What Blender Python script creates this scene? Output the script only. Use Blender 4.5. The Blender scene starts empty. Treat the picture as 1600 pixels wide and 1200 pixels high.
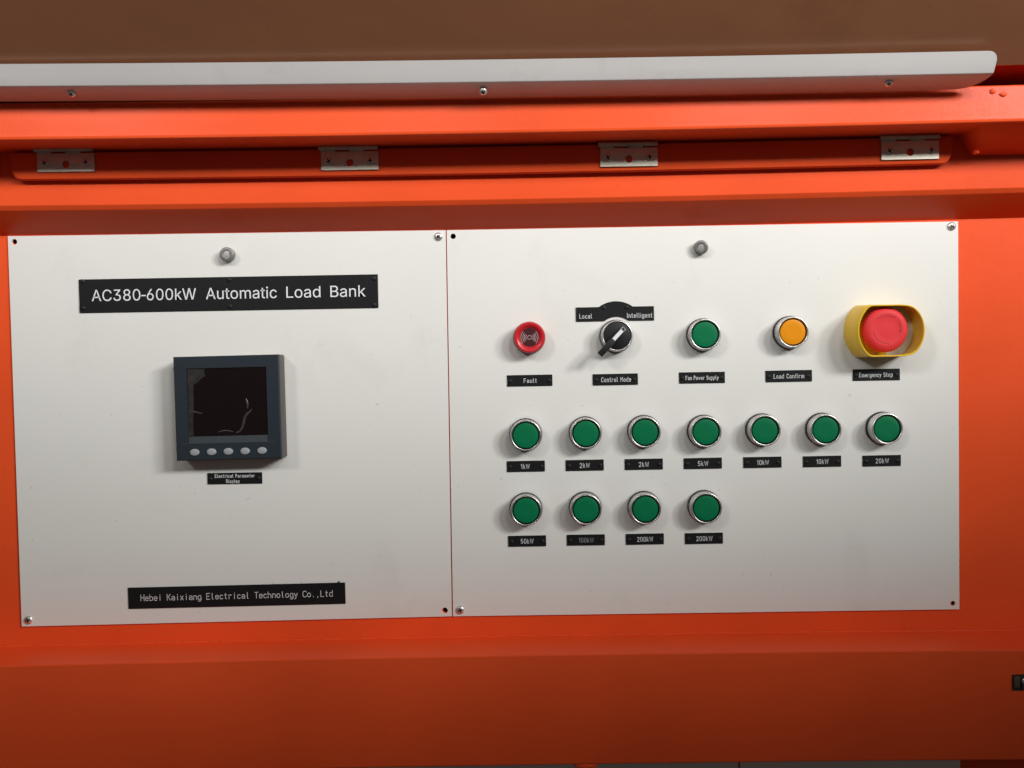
import bpy, bmesh, math, random
from mathutils import Vector, Matrix

random.seed(7)
S = bpy.context.scene
COL = S.collection
MM = 0.001
PI = math.pi

# ------------------------------------------------------------------ camera
CAM_D = 0.78
cam_data = bpy.data.cameras.new("camera")
cam = bpy.data.objects.new("camera", cam_data)
COL.objects.link(cam)
cam_data.sensor_width = 36.0
cam_data.lens = 29.25
cam_data.clip_start = 0.01
cam_data.clip_end = 50
CAM_M = (Matrix.Translation((0, -CAM_D, 0)) @ Matrix.Rotation(math.radians(0.22), 4, 'Z')
         @ Matrix.Rotation(math.radians(90 - 1.19), 4, 'X') @ Matrix.Rotation(math.radians(-0.98), 4, 'Z'))
cam.matrix_world = CAM_M
S.camera = cam

# ------------------------------------------------------------------ light
S.view_settings.view_transform = 'Standard'
S.view_settings.look = 'None'
S.view_settings.exposure = 0.0
S.view_settings.gamma = 1.0
W = bpy.data.worlds.new("World")
S.world = W
W.use_nodes = True
# the unlit room: a pale ceiling above, a dark floor below
_nt = W.node_tree
_tc = _nt.nodes.new("ShaderNodeTexCoord")
_sx = _nt.nodes.new("ShaderNodeSeparateXYZ")
_mr = _nt.nodes.new("ShaderNodeMapRange")
_mr.inputs[1].default_value = -0.3
_mr.inputs[2].default_value = 0.7
_mr.inputs[3].default_value = 0.035
_mr.inputs[4].default_value = 0.12
_nt.links.new(_tc.outputs["Generated"], _sx.inputs[0])
_nt.links.new(_sx.outputs[2], _mr.inputs[0])
_nt.links.new(_mr.outputs[0], _nt.nodes["Background"].inputs[1])
_nt.nodes["Background"].inputs[0].default_value = (0.98, 0.93, 0.86, 1)


def spot(name, loc, target, radius, power, color, cone, wide):
    """stand-in room lamp: round source, soft wide cone shaped to dim the lower panels"""
    l = bpy.data.lights.new(name, 'SPOT')
    l.shadow_soft_size = radius
    l.energy = power
    l.color = color
    l.spot_size = math.radians(cone)
    l.spot_blend = 0.6  # added cut-off: the cone edge fades the light towards the panel foot
    o = bpy.data.objects.new(name, l)
    COL.objects.link(o)
    o.location = loc
    d = Vector(target) - Vector(loc)
    o.rotation_euler = d.to_track_quat('-Z', 'Y').to_euler()
    o.scale = (wide, 1, 1)
    return o


WARM = (1.0, 0.996, 0.972)
AIM, CONE, PWR = 0.615, 41, 0.96
for lx, pw in ((2.25, 142), (1.55, 110), (0.70, 58), (-0.25, 27), (-1.20, 58)):
    spot("ceiling_lamp", (lx, -1.70, 1.13), (0.11 * lx - 0.03, 0, AIM), 0.22, pw * PWR, WARM, CONE, 3.4)


# ------------------------------------------------------------------ helpers
def P(px, py, p):
    """world point seen at photograph position (px,py), lying p mm in front of the back plate"""
    d = CAM_M.to_3x3() @ Vector(((px - 800) / 1300.0, -(py - 600) / 1300.0, -1.0))
    t = (-p * MM + CAM_D) / d.y
    return Vector((0, -CAM_D, 0)) + d * t


def Zc(py, p):
    return P(800, py, p).z


def tag(o, label=None, cat=None, group=None, kind=None):
    if label: o['label'] = label
    if cat: o['category'] = cat
    if group: o['group'] = group
    if kind: o['kind'] = kind
    return o


def empty(name, loc, label=None, cat=None, group=None):
    o = bpy.data.objects.new(name, None)
    COL.objects.link(o)
    o.empty_display_size = 0.01
    o.location = loc
    return tag(o, label, cat, group)


def link(name, me, mat, parent=None, smooth=35):
    o = bpy.data.objects.new(name, me)
    COL.objects.link(o)
    if mat and not me.materials:
        me.materials.append(mat)
    if parent: o.parent = parent
    if smooth:
        for f in me.polygons: f.use_smooth = True
        me.set_sharp_from_angle(angle=math.radians(smooth))
    return o


def obj(name, bm, mat, parent=None, smooth=35):
    me = bpy.data.meshes.new(name)
    bmesh.ops.recalc_face_normals(bm, faces=bm.faces)
    bm.to_mesh(me)
    bm.free()
    return link(name, me, mat, parent, smooth)


def flat(name, bm, mat, parent=None):
    """mesh of front-facing print: keep the winding"""
    me = bpy.data.meshes.new(name)
    bm.to_mesh(me)
    bm.free()
    return link(name, me, mat, parent, 0)


def copy_tree(o, parent=None):
    c = o.copy()
    COL.objects.link(c)
    if parent: c.parent = parent
    for ch in list(o.children): copy_tree(ch, c)
    return c


def box(bm, x0, x1, p0, p1, z0, z1, bev=0.0, seg=2):
    """box in mm; p = distance towards the viewer"""
    vs = [bm.verts.new((x * MM, -p * MM, z * MM)) for x in (x0, x1) for p in (p0, p1) for z in (z0, z1)]
    q = [(0, 1, 3, 2), (4, 6, 7, 5), (0, 4, 5, 1), (2, 3, 7, 6), (0, 2, 6, 4), (1, 5, 7, 3)]
    fs = [bm.faces.new([vs[i] for i in f]) for f in q]
    if bev:
        es = list({e for f in fs for e in f.edges})
        bmesh.ops.recalc_face_normals(bm, faces=fs)
        bmesh.ops.bevel(bm, geom=es, offset=bev * MM, segments=seg, profile=0.5, affect='EDGES')
    return vs


def lathe(bm, prof, n=48, cx=0, cz=0, cap0=False, cap1=True, rfun=None):
    """prof: list of (r, p) in mm turned about the axis pointing at the viewer"""
    rings = []
    for k, (r, p) in enumerate(prof):
        ring = []
        for i in range(n):
            a = 2 * PI * i / n
            rr = rfun(r, p, a) if rfun else r
            ring.append(bm.verts.new(((cx + rr * math.cos(a)) * MM, -p * MM, (cz + rr * math.sin(a)) * MM)))
        rings.append(ring)
    for a, b in zip(rings, rings[1:]):
        for i in range(n):
            bm.faces.new((a[i], a[(i + 1) % n], b[(i + 1) % n], b[i]))
    if cap0: bm.faces.new(rings[0])
    if cap1: bm.faces.new(rings[-1])


def lat(name, prof, mat, parent, **k):
    bm = bmesh.new()
    lathe(bm, prof, **k)
    return obj(name, bm, mat, parent)


BOW = 2.4


def bow(x, sgn):
    return sgn * BOW * (x / 480.0) ** 2


def extrude_x(bm, prof, x0, x1, sgn, n=28, closed=False, ends=True, wob=0.0):
    """prof: (p, z) list in mm, run along x with the slight bend of the real beams"""
    st = []
    for i in range(n + 1):
        x = x0 + (x1 - x0) * i / n
        w = wob * (math.sin(x * 0.013) + 0.6 * math.sin(x * 0.031 + 1.3))
        st.append([bm.verts.new((x * MM, -(p + w) * MM, (z + bow(x, sgn) + w * 0.4) * MM)) for p, z in prof])
    m = len(prof)
    for a, b in zip(st, st[1:]):
        for j in range(m if closed else m - 1):
            bm.faces.new((a[j], a[(j + 1) % m], b[(j + 1) % m], b[j]))
    if closed and ends:
        bm.faces.new(st[0])
        bm.faces.new(st[-1])


def fillet(pts, radii, n=4):
    """round the corners of a closed (p,z) profile"""
    out = []
    m = len(pts)
    for i in range(m):
        r = radii[i]
        c = Vector(pts[i])
        if r <= 0:
            out.append(tuple(c)); continue
        a = (Vector(pts[i - 1]) - c).normalized()
        b = (Vector(pts[(i + 1) % m]) - c).normalized()
        ang = a.angle(b)
        d = r / math.tan(ang / 2)
        s, e = c + a * d, c + b * d
        o = c + (a + b).normalized() * (r / math.sin(ang / 2))
        for k in range(n + 1):
            v = (s - o).lerp(e - o, k / n).normalized() * r
            out.append(tuple(o + v))
    return out


def plate_mesh(name, outline, holes, thick, bev=0.0):
    """flat sheet with drilled holes. outline: (x,z) mm; holes: (x,z,r) mm"""
    cu = bpy.data.curves.new(name, 'CURVE')
    cu.dimensions = '2D'
    cu.fill_mode = 'BOTH'

    def sp(pts):
        s = cu.splines.new('POLY')
        s.points.add(len(pts) - 1)
        for i, (x, z) in enumerate(pts): s.points[i].co = (x * MM, z * MM, 0, 1)
        s.use_cyclic_u = True
    sp(outline)
    for h in holes:
        if len(h) == 3:
            sp([(h[0] + h[2] * math.cos(2 * PI * i / 20), h[1] + h[2] * math.sin(2 * PI * i / 20)) for i in range(20)])
    cu.extrude = thick * MM / 2
    cu.bevel_depth = bev * MM
    cu.bevel_resolution = 1
    cu.offset = -bev * MM
    o = bpy.data.objects.new(name, cu)
    COL.objects.link(o)
    bpy.context.view_layer.update()
    dg = bpy.context.evaluated_depsgraph_get()
    me = bpy.data.meshes.new_from_object(o.evaluated_get(dg))
    bpy.data.objects.remove(o)
    me.materials.clear()
    for v in me.vertices:
        x, y, z = v.co
        v.co = (x, -z - thick * MM / 2, y)   # back face on y = 0
    me.name = name
    return me


# ------------------------------------------------------------------ materials
def mat(name, color, rough=0.5, metal=0.0, spec=0.5, coat=0.0, bump=None, mott=None, coat_rough=0.1,
        alpha=1.0, rvar=0.0, specks=None, smudge=None):
    m = bpy.data.materials.new(name)
    m.use_nodes = True
    nt = m.node_tree
    b = nt.nodes["Principled BSDF"]
    b.inputs["Base Color"].default_value = (*color, 1)
    b.inputs["Roughness"].default_value = rough
    b.inputs["Metallic"].default_value = metal
    b.inputs["Specular IOR Level"].default_value = spec
    b.inputs["Coat Weight"].default_value = coat
    b.inputs["Coat Roughness"].default_value = coat_rough
    b.inputs["Alpha"].default_value = alpha
    tc = nt.nodes.new("ShaderNodeTexCoord")
    out = tc.outputs["Object"]
    col = None
    if mott:
        sc, amt, stretch = mott
        mp = nt.nodes.new("ShaderNodeMapping")
        mp.inputs["Scale"].default_value = stretch
        nt.links.new(out, mp.inputs[0])
        n = nt.nodes.new("ShaderNodeTexNoise")
        n.inputs["Scale"].default_value = sc
        n.inputs["Detail"].default_value = 6
        nt.links.new(mp.outputs[0], n.inputs["Vector"])
        r = nt.nodes.new("ShaderNodeMapRange")
        r.inputs[1].default_value = 0.3
        r.inputs[2].default_value = 0.7
        r.inputs[3].default_value = 1 - amt
        r.inputs[4].default_value = 1 + amt
        nt.links.new(n.outputs[0], r.inputs[0])
        mx = nt.nodes.new("ShaderNodeMix")
        mx.data_type = 'RGBA'
        mx.blend_type = 'MULTIPLY'
        mx.inputs[0].default_value = 1
        mx.inputs[6].default_value = (*color, 1)
        nt.links.new(r.outputs[0], mx.inputs[7])
        col = mx.outputs[2]
        if rvar:
            r2 = nt.nodes.new("ShaderNodeMapRange")
            r2.inputs[1].default_value = 0.3
            r2.inputs[2].default_value = 0.7
            r2.inputs[3].default_value = rough - rvar
            r2.inputs[4].default_value = rough + rvar
            nt.links.new(n.outputs[0], r2.inputs[0])
            nt.links.new(r2.outputs[0], b.inputs["Roughness"])
    if specks:
        sc, thr, dark = specks
        n = nt.nodes.new("ShaderNodeTexNoise")
        n.inputs["Scale"].default_value = sc
        n.inputs["Detail"].default_value = 3
        nt.links.new(out, n.inputs["Vector"])
        r = nt.nodes.new("ShaderNodeMapRange")
        r.inputs[1].default_value = thr
        r.inputs[2].default_value = thr + 0.06
        r.inputs[3].default_value = 1
        r.inputs[4].default_value = dark
        nt.links.new(n.outputs[0], r.inputs[0])
        mx = nt.nodes.new("ShaderNodeMix")
        mx.data_type = 'RGBA'
        mx.blend_type = 'MULTIPLY'
        mx.inputs[0].default_value = 1
        mx.inputs[6].default_value = (*color, 1)
        if col: nt.links.new(col, mx.inputs[6])
        nt.links.new(r.outputs[0], mx.inputs[7])
        col = mx.outputs[2]
    if smudge and col:
        sc, amt = smudge
        n = nt.nodes.new("ShaderNodeTexNoise")
        n.inputs["Scale"].default_value = sc
        n.inputs["Detail"].default_value = 8
        n.inputs["Roughness"].default_value = 0.62
        n.inputs["Distortion"].default_value = 0.8
        nt.links.new(out, n.inputs["Vector"])
        r = nt.nodes.new("ShaderNodeMapRange")
        r.inputs[1].default_value = 0.56
        r.inputs[2].default_value = 0.74
        r.inputs[3].default_value = 0
        r.inputs[4].default_value = amt
        nt.links.new(n.outputs[0], r.inputs[0])
        mx = nt.nodes.new("ShaderNodeMix")
        mx.data_type = 'RGBA'
        nt.links.new(r.outputs[0], mx.inputs[0])
        nt.links.new(col, mx.inputs[6])
        mx.inputs[7].default_value = (color[0] * .55, color[1] * .53, color[2] * .50, 1)
        col = mx.outputs[2]
    if col: nt.links.new(col, b.inputs["Base Color"])
    if bump:
        last = None
        for sc, dist in bump:
            n = nt.nodes.new("ShaderNodeTexNoise")
            n.inputs["Scale"].default_value = sc
            n.inputs["Detail"].default_value = 3
            nt.links.new(out, n.inputs["Vector"])
            bp = nt.nodes.new("ShaderNodeBump")
            bp.inputs["Strength"].default_value = 1.0
            bp.inputs["Distance"].default_value = dist
            nt.links.new(n.outputs[0], bp.inputs["Height"])
            if last: nt.links.new(last.outputs[0], bp.inputs["Normal"])
            last = bp
        nt.links.new(last.outputs[0], b.inputs["Normal"])
        if coat: nt.links.new(last.outputs[0], b.inputs["Coat Normal"])
    return m


ORANGE = mat("orange_paint", (0.84, 0.091, 0.022), 0.42, spec=0.12, coat=0.03, coat_rough=0.12, bump=[(700, 0.00009), (120, 0.00010), (14, 0.0006)],
             mott=(6, 0.09, (1, 1, 1)), rvar=0.05, specks=(420, 0.70, 0.75))  # mottle also stands in for soft dark reflections on the paint
WHITE = mat("white_panel_paint", (0.79, 0.785, 0.75), 0.42, spec=0.3, bump=[(900, 0.00002)],
            mott=(5, 0.02, (1, 1, 1)), specks=(160, 0.72, 0.80), smudge=(11, 0.12))
STRIPW = mat("pale_plastic", (0.69, 0.665, 0.655), 0.33, spec=0.5, mott=(14, 0.05, (0.3, 1, 1)), smudge=(22, 0.18))
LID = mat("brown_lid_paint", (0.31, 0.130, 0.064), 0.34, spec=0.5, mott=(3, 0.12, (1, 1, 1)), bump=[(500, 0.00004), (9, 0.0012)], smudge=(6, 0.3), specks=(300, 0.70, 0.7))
BLACKP = mat("black_engraving_laminate", (0.011, 0.011, 0.012), 0.45, spec=0.22, bump=[(1500, 0.00001)])
INK = mat("white_engraving", (0.78, 0.80, 0.82), 0.6)
INKD = mat("greyed_engraving", (0.30, 0.30, 0.31), 0.6)
CHROME = mat("satin_chrome", (0.70, 0.69, 0.68), 0.34, metal=1.0)
STEEL = mat("screw_steel", (0.74, 0.71, 0.68), 0.26, metal=0.72, mott=(300, 0.12, (1, 1, 1)))
HINGEM = mat("hinge_steel", (0.60, 0.57, 0.48), 0.38, metal=0.55, mott=(60, 0.12, (1, 1, 1)), bump=[(400, 0.00004)])
HSCREW = mat("zinc_screw", (0.72, 0.70, 0.64), 0.34, metal=0.5)
DARKM = mat("dark_recess", (0.012, 0.010, 0.009), 0.6)  # near-black; on slots it stands in for their shade
GREEN = mat("green_cap", (0.002, 0.165, 0.062), 0.45, spec=0.16, mott=(60, 0.04, (1, 1, 1)))
AMBER = mat("amber_cap", (0.80, 0.29, 0.006), 0.35, spec=0.2)
BLACKR = mat("black_rubber", (0.013, 0.013, 0.014), 0.5, spec=0.28)
REDP = mat("red_lamp_plastic", (0.56, 0.018, 0.026), 0.28, spec=0.5)
MAROON = mat("maroon_lens", (0.060, 0.014, 0.018), 0.5, spec=0.2)
REDM = mat("red_mushroom_plastic", (0.76, 0.042, 0.050), 0.5, spec=0.22)
REDD = mat("red_groove_shade", (0.33, 0.015, 0.02), 0.6)
YELLOW = mat("yellow_guard_plastic", (0.86, 0.56, 0.032), 0.26, spec=0.5)
METER = mat("slate_meter_plastic", (0.022, 0.031, 0.040), 0.45, spec=0.28, bump=[(1800, 0.00002)])
METERS = mat("meter_side_plastic", (0.085, 0.080, 0.072), 0.5, spec=0.4)
SCREEN = mat("meter_screen", (0.009, 0.004, 0.005), 0.16, spec=0.5)
FILM = mat("protective_film", (0.032, 0.029, 0.028), 0.3, spec=0.4, mott=(160, 0.5, (1, 1, 1)), bump=[(160, 0.0001)])
BAND = mat("meter_band", (0.055, 0.066, 0.076), 0.4)
KEYG = mat("grey_key", (0.34, 0.35, 0.37), 0.45)
STUD = mat("grey_stud_metal", (0.24, 0.235, 0.22), 0.45, metal=0.5, mott=(250, 0.25, (1, 1, 1)), bump=[(900, 0.00008)])
STUDL = mat("grey_stud_tip", (0.42, 0.42, 0.41), 0.45, metal=0.4, mott=(500, 0.3, (1, 1, 1)), bump=[(900, 0.0002)])
INNER = mat("hole_backing_dark", (0.02, 0.012, 0.010), 0.8)

# ------------------------------------------------------------------ the cabinet frame
XL, XR = -700.0, 700.0
frame = empty("cabinet_frame", (0, 0, 0),
              "orange painted steel frame of folded beams around the white control panels", "cabinet")

z_joint = Zc(358.3, 0) * 1000        # where the back plate meets the sloping underside
z_seam = Zc(994, 0) * 1000         # where it meets the sill
# back plate with drilled holes behind the panel's own holes
HOLES_B = [(P(708, 369, 0), 3.4), (P(23.2, 377.0, 0), 2.4), (P(696.5, 952.6, 0), 2.4), (P(1489.4, 942.6, 0), 1.7)]
me = plate_mesh("back_plate", [(XL, -500), (XR, -500), (XR, z_joint + 6), (XL, z_joint + 6)],
                [(v.x * 1000, v.z * 1000, r) for v, r in HOLES_B], 1.5)
bp = link("back_plate", me, ORANGE, frame)
bp.location.y = 0.0015
bm = bmesh.new(); box(bm, XL, XR, -44, -40, -500, 330)
obj("hole_backing", bm, INNER, frame)  # dark sheet added out of sight so the drill holes stay dark

# lintel: sloping underside, lip and front face
zl0, zl1, zl2 = z_joint, Zc(319, 28) * 1000, Zc(311, 31) * 1000
ztop = Zc(150, 77.5) * 1000 - 2
prof = [(-6, zl0 - 2), (0.6, zl0 + 0.3), (28, zl1), (31, zl2), (31, ztop), (-6, ztop)]
prof = fillet(prof, [0, 0, 3, 1.2, 0, 0])
bm = bmesh.new(); extrude_x(bm, prof, XL, XR, 1, closed=True, n=40)
obj("lintel", bm, ORANGE, frame)

# ledge above the hinges
zb = Zc(208, 77.5) * 1000
zt = Zc(150, 77.5) * 1000
prof = fillet([(26, zb + 1.5), (77.5, zb), (78.0, zb + 2.6), (77.5, zb + 5.5), (77.5, zt), (26, zt)], [0, 1.2, 0.8, 0, 1.5, 0])
bm = bmesh.new(); extrude_x(bm, prof, XL, XR, 1, closed=True, n=40)
obj("ledge", bm, ORANGE, frame)
# rib closing the gap behind the lid's foot
zr1 = Zc(119, 92) * 1000
bm = bmesh.new(); extrude_x(bm, [(-5, zr1 + 3), (91, zr1 + 3), (91, zr1 + 20), (-5, zr1 + 20)], XL, XR, 1, closed=True, n=40)
obj("upper_rib", bm, ORANGE, frame)
bm = bmesh.new(); extrude_x(bm, [(-9, ztop - 4), (-6.5, ztop - 4), (-6.5, zr1 + 34), (-9, zr1 + 34)], XL, XR, 1, closed=True, n=40)
obj("recess_back", bm, ORANGE, frame)

# gusset plate welded under the ledge at the right
zg = P(1600, 240, 35).z * 1000
bm = bmesh.new()
rows = []
for px in (1541, 1560, 1600, 1700, 1800):
    x_t, x_b = P(px, 203, 76.5).x * 1000, P(px - (20 if px == 1541 else 0), 240, 35).x * 1000
    up = (zb + bow(x_t, 1) + 1)
    rows.append([bm.verts.new((x_t * MM, -0.027, up * MM)), bm.verts.new((x_t * MM, -0.076, up * MM)),
                 bm.verts.new((x_b * MM, -0.035, zg * MM)), bm.verts.new((x_b * MM, -0.027, zg * MM))])
for a, b in zip(rows, rows[1:]):
    for j in range(4): bm.faces.new((a[j], a[(j + 1) % 4], b[(j + 1) % 4], b[j]))
bm.faces.new(rows[0]); bm.faces.new(rows[-1])
obj("gusset", bm, ORANGE, frame)

# weld beads
def blob(name, c, r, mt, parent, seed, sc=(1, 1, 1)):
    rnd = random.Random(seed)
    bm = bmesh.new()
    bmesh.ops.create_icosphere(bm, subdivisions=3, radius=r)
    for v in bm.verts:
        n = v.co.normalized()
        k = 1 + 0.18 * math.sin(n.x * 7 + seed) * math.cos(n.z * 6 + seed * 2) + rnd.uniform(-0.03, 0.03)
        v.co = Vector((v.co.x * k * sc[0], v.co.y * k * sc[1], v.co.z * k * sc[2]))
    o = obj(name, bm, mt, parent, 80)
    o.location = c
    return o

for i, (px, py, r, sc) in enumerate([(1551, 143, 2.3, (1.2, .6, 1.0)), (1567, 148, 2.4, (1.4, .6, .8)), (1525, 238, 2.2, (1.3, 1, .8)),
                                     (1531, 226, 1.6, (1, 1, 1.3))]):
    blob("weld_bead", P(px, py, 77.3 if i in (0, 1) else 44), r * MM, ORANGE, frame, i + 3, sc)

# sill and bottom beam
ze = Zc(1024, 52) * 1000
zbb = Zc(1197, 52) * 1000
prof = fillet([(0.4, z_seam), (0.4, zbb), (52, zbb), (52, ze), (2, z_seam - 0.3)], [0, 0, 2, 1.4, 0], 4)
bm = bmesh.new(); extrude_x(bm, prof, XL, XR, -1, closed=True, n=40)
obj("bottom_beam", bm, ORANGE, frame)
# sealing seam between back plate and sill
rnd = random.Random(5)
bm = bmesh.new()
rings = []
x = XL
while x < XR:
    r = 0.9 + rnd.uniform(-0.35, 0.45)
    zz = z_seam + bow(x, -1) + 0.2 + rnd.uniform(-0.3, 0.3)
    rings.append([bm.verts.new((x * MM, -(0.3 + r * math.cos(t)) * MM, (zz + r * math.sin(t)) * MM)) for t in [PI * k / 4 - PI / 2 for k in range(5)]])
    x += 3.0
for a, b in zip(rings, rings[1:]):
    for j in range(4): bm.faces.new((a[j], a[j + 1], b[j + 1], b[j]))
obj("sealing_seam", bm, ORANGE, frame, 80)
v = P(915, 1196, 50)
blob("weld_bead", (v.x, -0.049, v.z), 5 * MM, ORANGE, frame, 21, (2.2, .5, .7))

# ------------------------------------------------------------------ lower white panel, just in view under the beam
lp = empty("lower_panel", (0, -0.0005, zbb * MM), "grey-white sheet only just showing beneath the orange bottom beam", "panel")
xr = P(1500, 1195, 2).x * 1000
xg = P(1155, 1197, 2).x * 1000
xw = P(905, 1197, 2).x * 1000
bm = bmesh.new(); box(bm, xg + 0.9, xr, 0, 2, -120, 18, 0.3)
obj("sheet", bm, WHITE, lp)
bm = bmesh.new(); box(bm, -560, xg - 0.9, 0, 2, -120, 18, 0.3)
obj("sheet", bm, WHITE, lp)

# ------------------------------------------------------------------ hinge rail (flange of the flap)
rail = empty("hinge_rail", P(750, 245, 31.2), "long orange flange strip carrying the four steel hinges under the ledge", "rail")
o0 = rail.location
xl, xr_ = P(18, 270, 39).x * 1000, P(1487, 258, 39).x * 1000
zlo, zhi = Zc(271.5, 39) * 1000, zb - 1.0
bm = bmesh.new()
n = 60
R = 8.0
cols = []
for i in range(n + 1):
    x = xl + (xr_ - xl) * i / n
    cols.append(x)
cols = sorted(set(cols + [xl + R * (1 - math.cos(t * PI / 12)) for t in range(1, 7)] + [xr_ - R * (1 - math.cos(t * PI / 12)) for t in range(1, 7)]))
rows = []
for x in cols:
    d = max(0, R - min(x - xl, xr_ - x))
    rise = R - math.sqrt(max(0, R * R - d * d))
    z0 = zlo + bow(x, 1) + rise
    z1 = zhi + bow(x, 1)
    pr = [(0, z0 + 1), (5.0, z0 + 0.2), (7.0, z0 + 1.4), (7.8, z0 + 3.6), (8.0, z0 + 6), (8.0, z1), (0, z1)]
    rows.append([bm.verts.new((x * MM - o0.x, -(31.2 + p) * MM - o0.y, z * MM - o0.z)) for p, z in pr])
for a, b in zip(rows, rows[1:]):
    for j in range(7): bm.faces.new((a[j], a[(j + 1) % 7], b[(j + 1) % 7], b[j]))
bm.faces.new(rows[0]); bm.faces.new(rows[-1])
obj("flange", bm, ORANGE, rail)


# ------------------------------------------------------------------ screws
def cross(bm, r, p, w, rot=0.0, h=0.25):
    for k in (0, 1):
        a = rot + k * PI / 2
        vs = box(bm, -r, r, p - h, p + h * (1 + 0.1 * k), -w / 2, w / 2)
        for v in vs:
            x, z = v.co.x, v.co.z
            v.co.x = x * math.cos(a) - z * math.sin(a)
            v.co.z = x * math.sin(a) + z * math.cos(a)


def screw(parent, loc, r, h, rot, m=None, name="screw", cr=0.5):
    """domed head with dark bars for the shade of a cross slot: part > sub-part"""
    m = m or STEEL
    prof = [(r, 0), (r, h * 0.25)] + [(r * math.cos(t), h * (0.25 + 0.75 * math.sin(t))) for t in (0.35, 0.7, 1.0, 1.25)]
    s = lat(name, prof, m, parent, n=24)
    s.location = loc
    bm = bmesh.new(); cross(bm, r * cr, h * 0.93, r * 0.30, rot, h * 0.12)
    obj("slot_shade", bm, DARKM, s, 0)  # bars laid on the head; the slot's shade is put into their colour
    return s


# ------------------------------------------------------------------ hinges
def hinge(px, pyb, first):
    if first is None:
        t = empty("butt_hinge", (0, 0, 0), "x", "hinge", "steel hinges along the orange rail")
        ow, oh = 50.8, 16.2
        out = [(-ow / 2, 0), (ow / 2, 0), (ow / 2, oh), (-ow / 2, oh)]
        me = plate_mesh("leaf", out, [(0, 6.4, 3.2)], 1.2, 0.15)
        link("leaf", me, HINGEM, t)
        # neck that rises to the knuckle
        bm = bmesh.new()
        for x0, x1 in ((-25.4, -13), (0, 12.5)):
            vs = box(bm, x0, x1, 0.1, 1.1, oh - .2, oh + 3.0)
            for v in vs:
                if v.co.z > (oh + 1) * MM: v.co.y -= 1.6 * MM
        obj("neck", bm, HINGEM, t)
        for x0, x1 in ((-27, -13.2), (-12.9, 0), (0.3, 12.6), (12.9, 25.0)):
            bm = bmesh.new()
            mtx = Matrix.Translation(((x0 + x1) / 2 * MM, -2.4 * MM, (oh + 3.2) * MM)) @ Matrix.Rotation(PI / 2, 4, 'Y')
            bmesh.ops.create_cone(bm, cap_ends=True, segments=16, radius1=2.2 * MM, radius2=2.2 * MM, depth=(x1 - x0) * MM, matrix=mtx)
            obj("knuckle", bm, HINGEM, t)
        for sx, ro in ((-18.6, 0.55), (18.2, 0.12)):
            screw(t, (sx * MM, -1.2 * MM, 7.8 * MM), 3.7, 1.3, ro, cr=0.6, m=HSCREW)
        # painted steel seen through the centre hole is the rail itself
    else:
        t = copy_tree(first)
    t.location = P(px, pyb, 39.4)
    return t


h0 = None
for px, py, rz, lb in ((104.3, 268.7, .2, "brightest steel hinge, far left end of the orange rail"),
                       (547.2, 266.0, .1, "steel hinge on the orange rail above the title plate, second from the left"),
                       (982.5, 260.4, 0, "steel hinge on the orange rail above the selector switch, third from the left"),
                       (1421.3, 249.6, -.2, "steel hinge near the rail's right end, above the emergency stop")):
    t = hinge(px, py, h0)
    t.rotation_euler.y = math.radians(rz)
    t['label'] = lb
    if h0 is None: h0 = t

# ------------------------------------------------------------------ white folded strip above the ledge
strip = empty("edge_strip", P(800, 150, 66), "pale plastic strip with rounded right end, folded lengthwise, above the ledge", "trim strip")
so = strip.location
pb, pf, pt = 82.0, 102.0, 110.5
Zb, Zf, Zt = Zc(153, pb) * 1000, Zc(129, pf) * 1000, Zc(94, pt) * 1000
L1 = math.hypot(pf - pb, Zf - Zb); L2 = math.hypot(pt - pf, Zt - Zf)
def unfold(s):
    r = 0.9
    if s < L1 - r:
        k = s / L1; return (pb + (pf - pb) * k, Zb + (Zf - Zb) * k)
    if s > L1 + r:
        k = (s - L1) / L2; return (pf + (pt - pf) * k, Zf + (Zt - Zf) * k)
    a = unfold(L1 - r - 1e-6); b = unfold(L1 + r + 1e-6); c = (pf, Zf)
    t = (s - L1 + r) / (2 * r)
    return tuple((1 - t) ** 2 * a[i] + 2 * t * (1 - t) * c[i] + t * t * b[i] for i in (0, 1))
Ls = L1 + L2
xe = P(1557, 100, 106).x * 1000
RB, RT = 21.0, 8.0
svals = sorted(set([RB * (1 - math.cos(PI / 2 * k / 10)) for k in range(11)] + [L1 - 0.9, L1 - 0.4, L1, L1 + 0.4, L1 + 0.9] +
                   [Ls - RT * (1 - math.cos(PI / 2 * k / 6)) for k in range(7)] + [Ls]))
def xright(s):
    d = 0
    if s < RB: d = RB - math.sqrt(max(0, RB * RB - (RB - s) ** 2))
    if s > Ls - RT: d = max(d, RT - math.sqrt(max(0, RT * RT - (s - Ls + RT) ** 2)))
    return xe - d
bm = bmesh.new()
grid = {}
NX = 36
for side in (0, 1):
    for si, s in enumerate(svals):
        p, z = unfold(s)
        for k in range(NX + 1):
            x = XL + (xright(s) - XL) * (k / NX) ** 0.8
            nx_, nz_ = (Zf - Zb) / L1, -(pf - pb) / L1
            off = 2.2 if side == 0 else 0
            grid[side, si, k] = bm.verts.new((x * MM - so.x, -(p + off * .8) * MM - so.y + 0.002, (z + bow(x, 1) + 1.5 - 2.1 * x / 430 - off * .3) * MM - so.z))
ns = len(svals)
for side in (0, 1):
    for si in range(ns - 1):
        for k in range(NX):
            bm.faces.new([grid[side, si, k], grid[side, si, k + 1], grid[side, si + 1, k + 1], grid[side, si + 1, k]])
for si in range(ns - 1):
    bm.faces.new([grid[0, si, NX], grid[0, si + 1, NX], grid[1, si + 1, NX], grid[1, si, NX]])
for k in range(NX):
    for si in (0, ns - 1):
        bm.faces.new([grid[0, si, k], grid[0, si, k + 1], grid[1, si, k + 1], grid[1, si, k]])
obj("folded_sheet", bm, STRIPW, strip, 25)
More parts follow.
